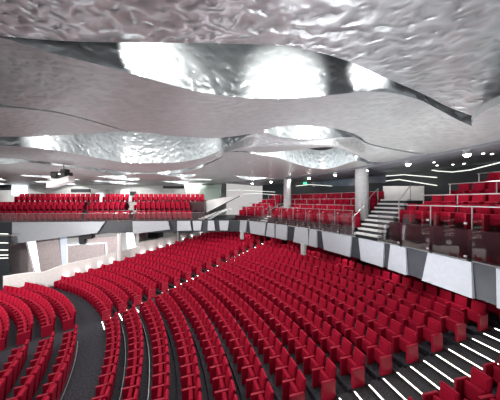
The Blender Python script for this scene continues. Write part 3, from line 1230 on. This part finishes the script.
def lens_edge(F, gap, w, p, b0, b1):
    ty, th = [], []
    for x in ALLX:
        g = max(-.15, math.sin(w * x + p))
        ty.append((x, interp(F, x) + gap * g))
        th.append((x, b0 + (b1 - b0) * sm(g / .6)))
    return ty, th


F4 = far_edge(23.4, .9, .30, 1.0)
N5 = lens_edge(F4, 2.6, .80, 1.4, 2.22, 2.16)
F5 = far_edge(26.4, .8, .33, 2.6)
N6 = lens_edge(F5, 2.6, .74, .3, 2.18, 2.13)
F6 = far_edge(29.4, .8, .36, .5)
N7 = lens_edge(F6, 2.6, .68, 2.2, 2.15, 2.10)
F7 = far_edge(32.4, .6, .4, .5)
N8 = lens_edge(F7, 2.4, .62, .9, 2.12, 2.08)
F8 = [(-50, 38), (12, 38)]
sheet('ceiling', None, N1, F1, 3.0, 3.0, M['ceilA'], wave=.06)
LAYERS = [(F1, N2, F2, 3.0, 2.7, 2.7, .10, 1.0), (F2, N3, F3, 2.7, 2.3, 2.8, .08, 2.0), (F3, N4, F4, 2.3, 2.22, 1.6, .06, .4),
          (F4, N5, F5, 2.22, 2.18, 1.2, .05, 2.4), (F5, N6, F6, 2.18, 2.15, 1.2, .05, 1.4), (F6, N7, F7, 2.15, 2.12, 1.1, .04, 0), (F7, N8, F8, 2.12, 2.09, 1.0, .03, 0)]
for prev, near, far, b0, b1, up, wv, ph in LAYERS:
    sheet('ceiling', prev, near, far, b0, b1, M['ceilB'], wave=wv, ph=ph)
    riser('ceiling_riser', prev, near, b0, b1, up, .25, M['riser'])

# extra leaf tucked under the second sheet on the stage side
A = edge([(-300, 92, 2.56), (-60, 100, 2.56), (0, 107, 2.58), (30, 109.5, 2.58), (60, 113.5, 2.58), (90, 121, 2.6), (110, 127, 2.62), (128, 132.5, 2.66)])
bm = bmesh.new()
rows = []
for k in range(61):
    x = A[0][0][0] + (A[0][-1][0] - A[0][0][0]) * k / 60
    y0, h0, y1 = interp(A[0], x), interp(A[1], x), interp(F2, x) + .02
    col = [bm.verts.new((x, y0 + .02, EYE + h0 * KX + .16)), bm.verts.new((x, y0, EYE + h0 * KX))]
    for j in range(1, 7):
        g = j / 6
        col.append(bm.verts.new((x, y0 + (y1 - y0) * g, EYE + KX * (h0 + (2.69 - h0) * g) - .01)))
    rows.append(col)
for k in range(60):
    for j in range(7):
        bm.faces.new((rows[k][j], rows[k + 1][j], rows[k + 1][j + 1], rows[k][j + 1]))
struct(link('ceiling', bm, M['ceilB'], smooth=False))

# lobed lower panel near the edge
lobe = []
for px, py in ((540, 92), (500, 104), (489, 108.5), (480, 114), (474, 119), (471.5, 124), (473, 131), (478, 137), (485, 141), (494, 141), (505, 139), (540, 132)):
    y = 2.5 * FOC / (HOR - py)
    lobe.append(((px - 250) / FOC * y, y))
bm = bmesh.new()
hull8(bm, [(x, y, EYE + 2.5) for x, y in lobe], [(x, y, EYE + 2.72) for x, y in lobe])
struct(link('ceiling_lobe', bm, M['ceilB']))
bm = bmesh.new()
rbox(bm, (-16, 15, EYE + 6.4), (84, 52, .2))
struct(link('ceiling_slab', bm, M['dark']))


# ------------------------------------------------------------------ lamps
def spot(loc, target, energy, size=80, blend=.6, rad=.06, col=(1, .97, .93)):
    L = bpy.data.lights.new('lamp', 'SPOT')
    L.energy = energy
    L.spot_size = RAD(size)
    L.spot_blend = blend
    L.shadow_soft_size = rad
    L.color = col
    o = bpy.data.objects.new('lamp', L)
    COL.objects.link(o)
    o.location = loc
    o.rotation_euler = (Vector(target) - Vector(loc)).to_track_quat('-Z', 'Y').to_euler()
    return o


# coves: spots hidden above each sheet edge, thrown on the riser of the next sheet
for x, y, base, e_, sz in ((-2.2, 4.2, 3.0, 480, 75), (.9, 4.35, 3.0, 620, 75), (3.05, 5.1, 3.0, 300, 75), (-.6, 4.2, 3.0, 60, 120),
                           (-9.6, 9.3, 2.7, 420, 75), (-6.7, 8.7, 2.7, 1000, 70), (-2.7, 9.4, 2.7, 800, 70), (-8.4, 8.9, 2.7, 110, 120), (-4.6, 8.7, 2.7, 130, 120),
                           (1.2, 8.3, 2.7, 110, 95), (2.6, 8.4, 2.7, 150, 95),
                           (-9.3, 17.2, 2.3, 260, 100), (-6.5, 17.4, 2.3, 260, 100), (-3.6, 15.2, 2.3, 260, 100), (.9, 10.6, 2.3, 420, 100), (2.6, 10.6, 2.3, 560, 100), (4.2, 10.9, 2.3, 420, 100), (-12, 14.4, 2.3, 260, 100)):
    spot((x * KX, y * KY - .1, EYE + base * KX + .5), (x * KX, y * KY + 2.3, EYE + base * KX + .2), e_ * 1.5, sz, .9, .05)
for F, N, base in ((F4, N5[0], 2.22), (F5, N6[0], 2.18), (F6, N7[0], 2.15), (F7, N8[0], 2.12)):
    x = -40.0
    while x < 9:
        gap = interp(N, x) - interp(F, x)
        if gap > 1.2 and gap >= interp(N, x - .5) - interp(F, x - .5) and gap >= interp(N, x + .5) - interp(F, x + .5):
            for dx in (-1.1, 1.1):
                yy = interp(F, x + dx)
                if math.hypot(x + dx - CX, yy - CY) < RB_C - 1.5:
                    spot((x + dx, yy - .1, EYE + base * KX + .35), (x + dx, yy + 2.0, EYE + base * KX + .1), 380, 110, .8, .05)
            x += 2
        x += .5

# perimeter spotlights under the soffit edge
for n, px in enumerate((467, 408, 366, 335, 309, 289.5, 271, 252)):
    R = 39.0
    a = at_radius(px, R)
    p = pol(R, a, EYE + 2.5)
    e = empty('spotlight', p, a - PI / 2)
    tag(e, 'bright round spotlight under the grey soffit edge, %s counting from the frame edge' % ordinal(n + 1), 'spotlight', 'spotlights along the soffit edge')
    bm = bmesh.new()
    lathe(bm, [(.15, -.2), (.15, 0)], n=16)
    link('housing', bm, M['steel'], e)
    bm = bmesh.new()
    lathe(bm, [(.05, -.30), (.11, -.26), (.14, -.202)], n=16)
    link('lens', bm, M['lens'], e)
    spot(p + Vector((0, 0, -.36)), pol(RF - 5, a, 2.0), 260, 130, .7, .08)
for n, (px, R, lab) in enumerate(((437, 42.6, ''), (453, 43.2, ''), (483, 40.6, ''), (492, 41.2, ''), (434, 41.0, ''), (464, 43.5, ''))):
    a = at_radius(px, R)
    p = pol(R, a, EYE + 2.5)
    bm = bmesh.new()
    lathe(bm, [(.06, -.03), (.07, 0)], n=12)
    o = link('downlight', bm, M['lens2'])
    o.location = p
    tag(o, 'tiny recessed downlight in the grey soffit over the foreground balcony, %s in the scatter' % ordinal(n + 1), 'downlight', 'downlights in the soffit')

# house lights shining from the ceiling
for x, y, e_ in ((-15, 7, 900), (-7, 3, 700), (0, 8.2, 700), (4, 12.5, 600), (-5, 13, 900), (-13, 15, 1000), (-1, 17, 800), (-9, 20.5, 800), (-21, 15, 900), (0, 22.5, 600), (-17, 23, 500)):
    spot((x, y, EYE + 2.3), (x - 1.0, y + 0.6, 0), e_, 150, .5, .12)
# upward fill spots without fixtures, added to brighten the metal ceiling
for x, y, e_ in ((-9, 9, 380), (-2, 14.5, 800), (3, 7, 1300), (-14, 18, 800), (4, 12, 1000), (-6, 22, 800), (-18, 22, 800), (6, 9, 900), (7.6, 5.5, 700)):
    spot((x, y, 3.6), (x + 1, y + 1, 12), e_, 160, 1, .3, (.97, .97, 1))
spot((7.2, 9.6, 6.6), (8.2, 10.2, 12), 420, 120, 1, .2, (1, .95, .88))  # warm fill spots added below for the creamy glow on the ceiling
spot((5.2, 13.5, 6.6), (6.2, 14.2, 12), 420, 120, 1, .2, (1, .95, .88))
# spots added under the balcony overhang to lift the shaded last rows
for k in range(9):
    a = RAD(4 + 5.2 * k)
    spot(pol(RF + 1.2, a, Z0 - .08), pol(RF + .2, a, 2), 70, 150, .8, .06)
# unseen fill spots added to brighten the side wall, parapet and balcony fronts
spot((-22, 8, 7.5), (-17, 26, 5.2), 8000, 110, 1, .25)
spot((-12, 6, 9.5), (6, 15, 5.5), 450, 110, 1, .25)
for R_, a_ in ((41.5, 6), (41.5, 14), (41.5, 24), (41.5, 33), (41.5, 42)):  # more added fill, without fixtures, so the back wall is not black
    spot(pol(R_, RAD(a_), EYE + 2.35), pol(44.5, RAD(a_), EYE - .5), 160, 150, .8, .06)
for x in (-11, -17, -24, -31, -37):  # fill spots added over the straight balcony to lighten the wall behind
    spot((x, 28, EYE + 2.5), (x, 29, 5), 250, 150, .8, .1)

# ------------------------------------------------------------------ world, camera
w = bpy.data.worlds.new('world')
bpy.context.scene.world = w
w.use_nodes = True
bg = w.node_tree.nodes['Background']
bg.inputs['Color'].default_value = (1, .97, .96, 1)
bg.inputs['Strength'].default_value = 0.55
cam = bpy.data.cameras.new('camera')
cam.sensor_width = 36
cam.lens = FOC / 500 * 36
cam.shift_y = (HOR - 200) / 500
cam.clip_end = 200
co = bpy.data.objects.new('camera', cam)
COL.objects.link(co)
co.location = (0, 0, EYE)
co.rotation_euler = (PI / 2, 0, 0)
sc = bpy.context.scene
sc.camera = co
sc.view_settings.view_transform = 'Standard'
sc.view_settings.look = 'None'
sc.view_settings.exposure = 0
sc.cycles.max_bounces = 6
sc.cycles.transparent_max_bounces = 32
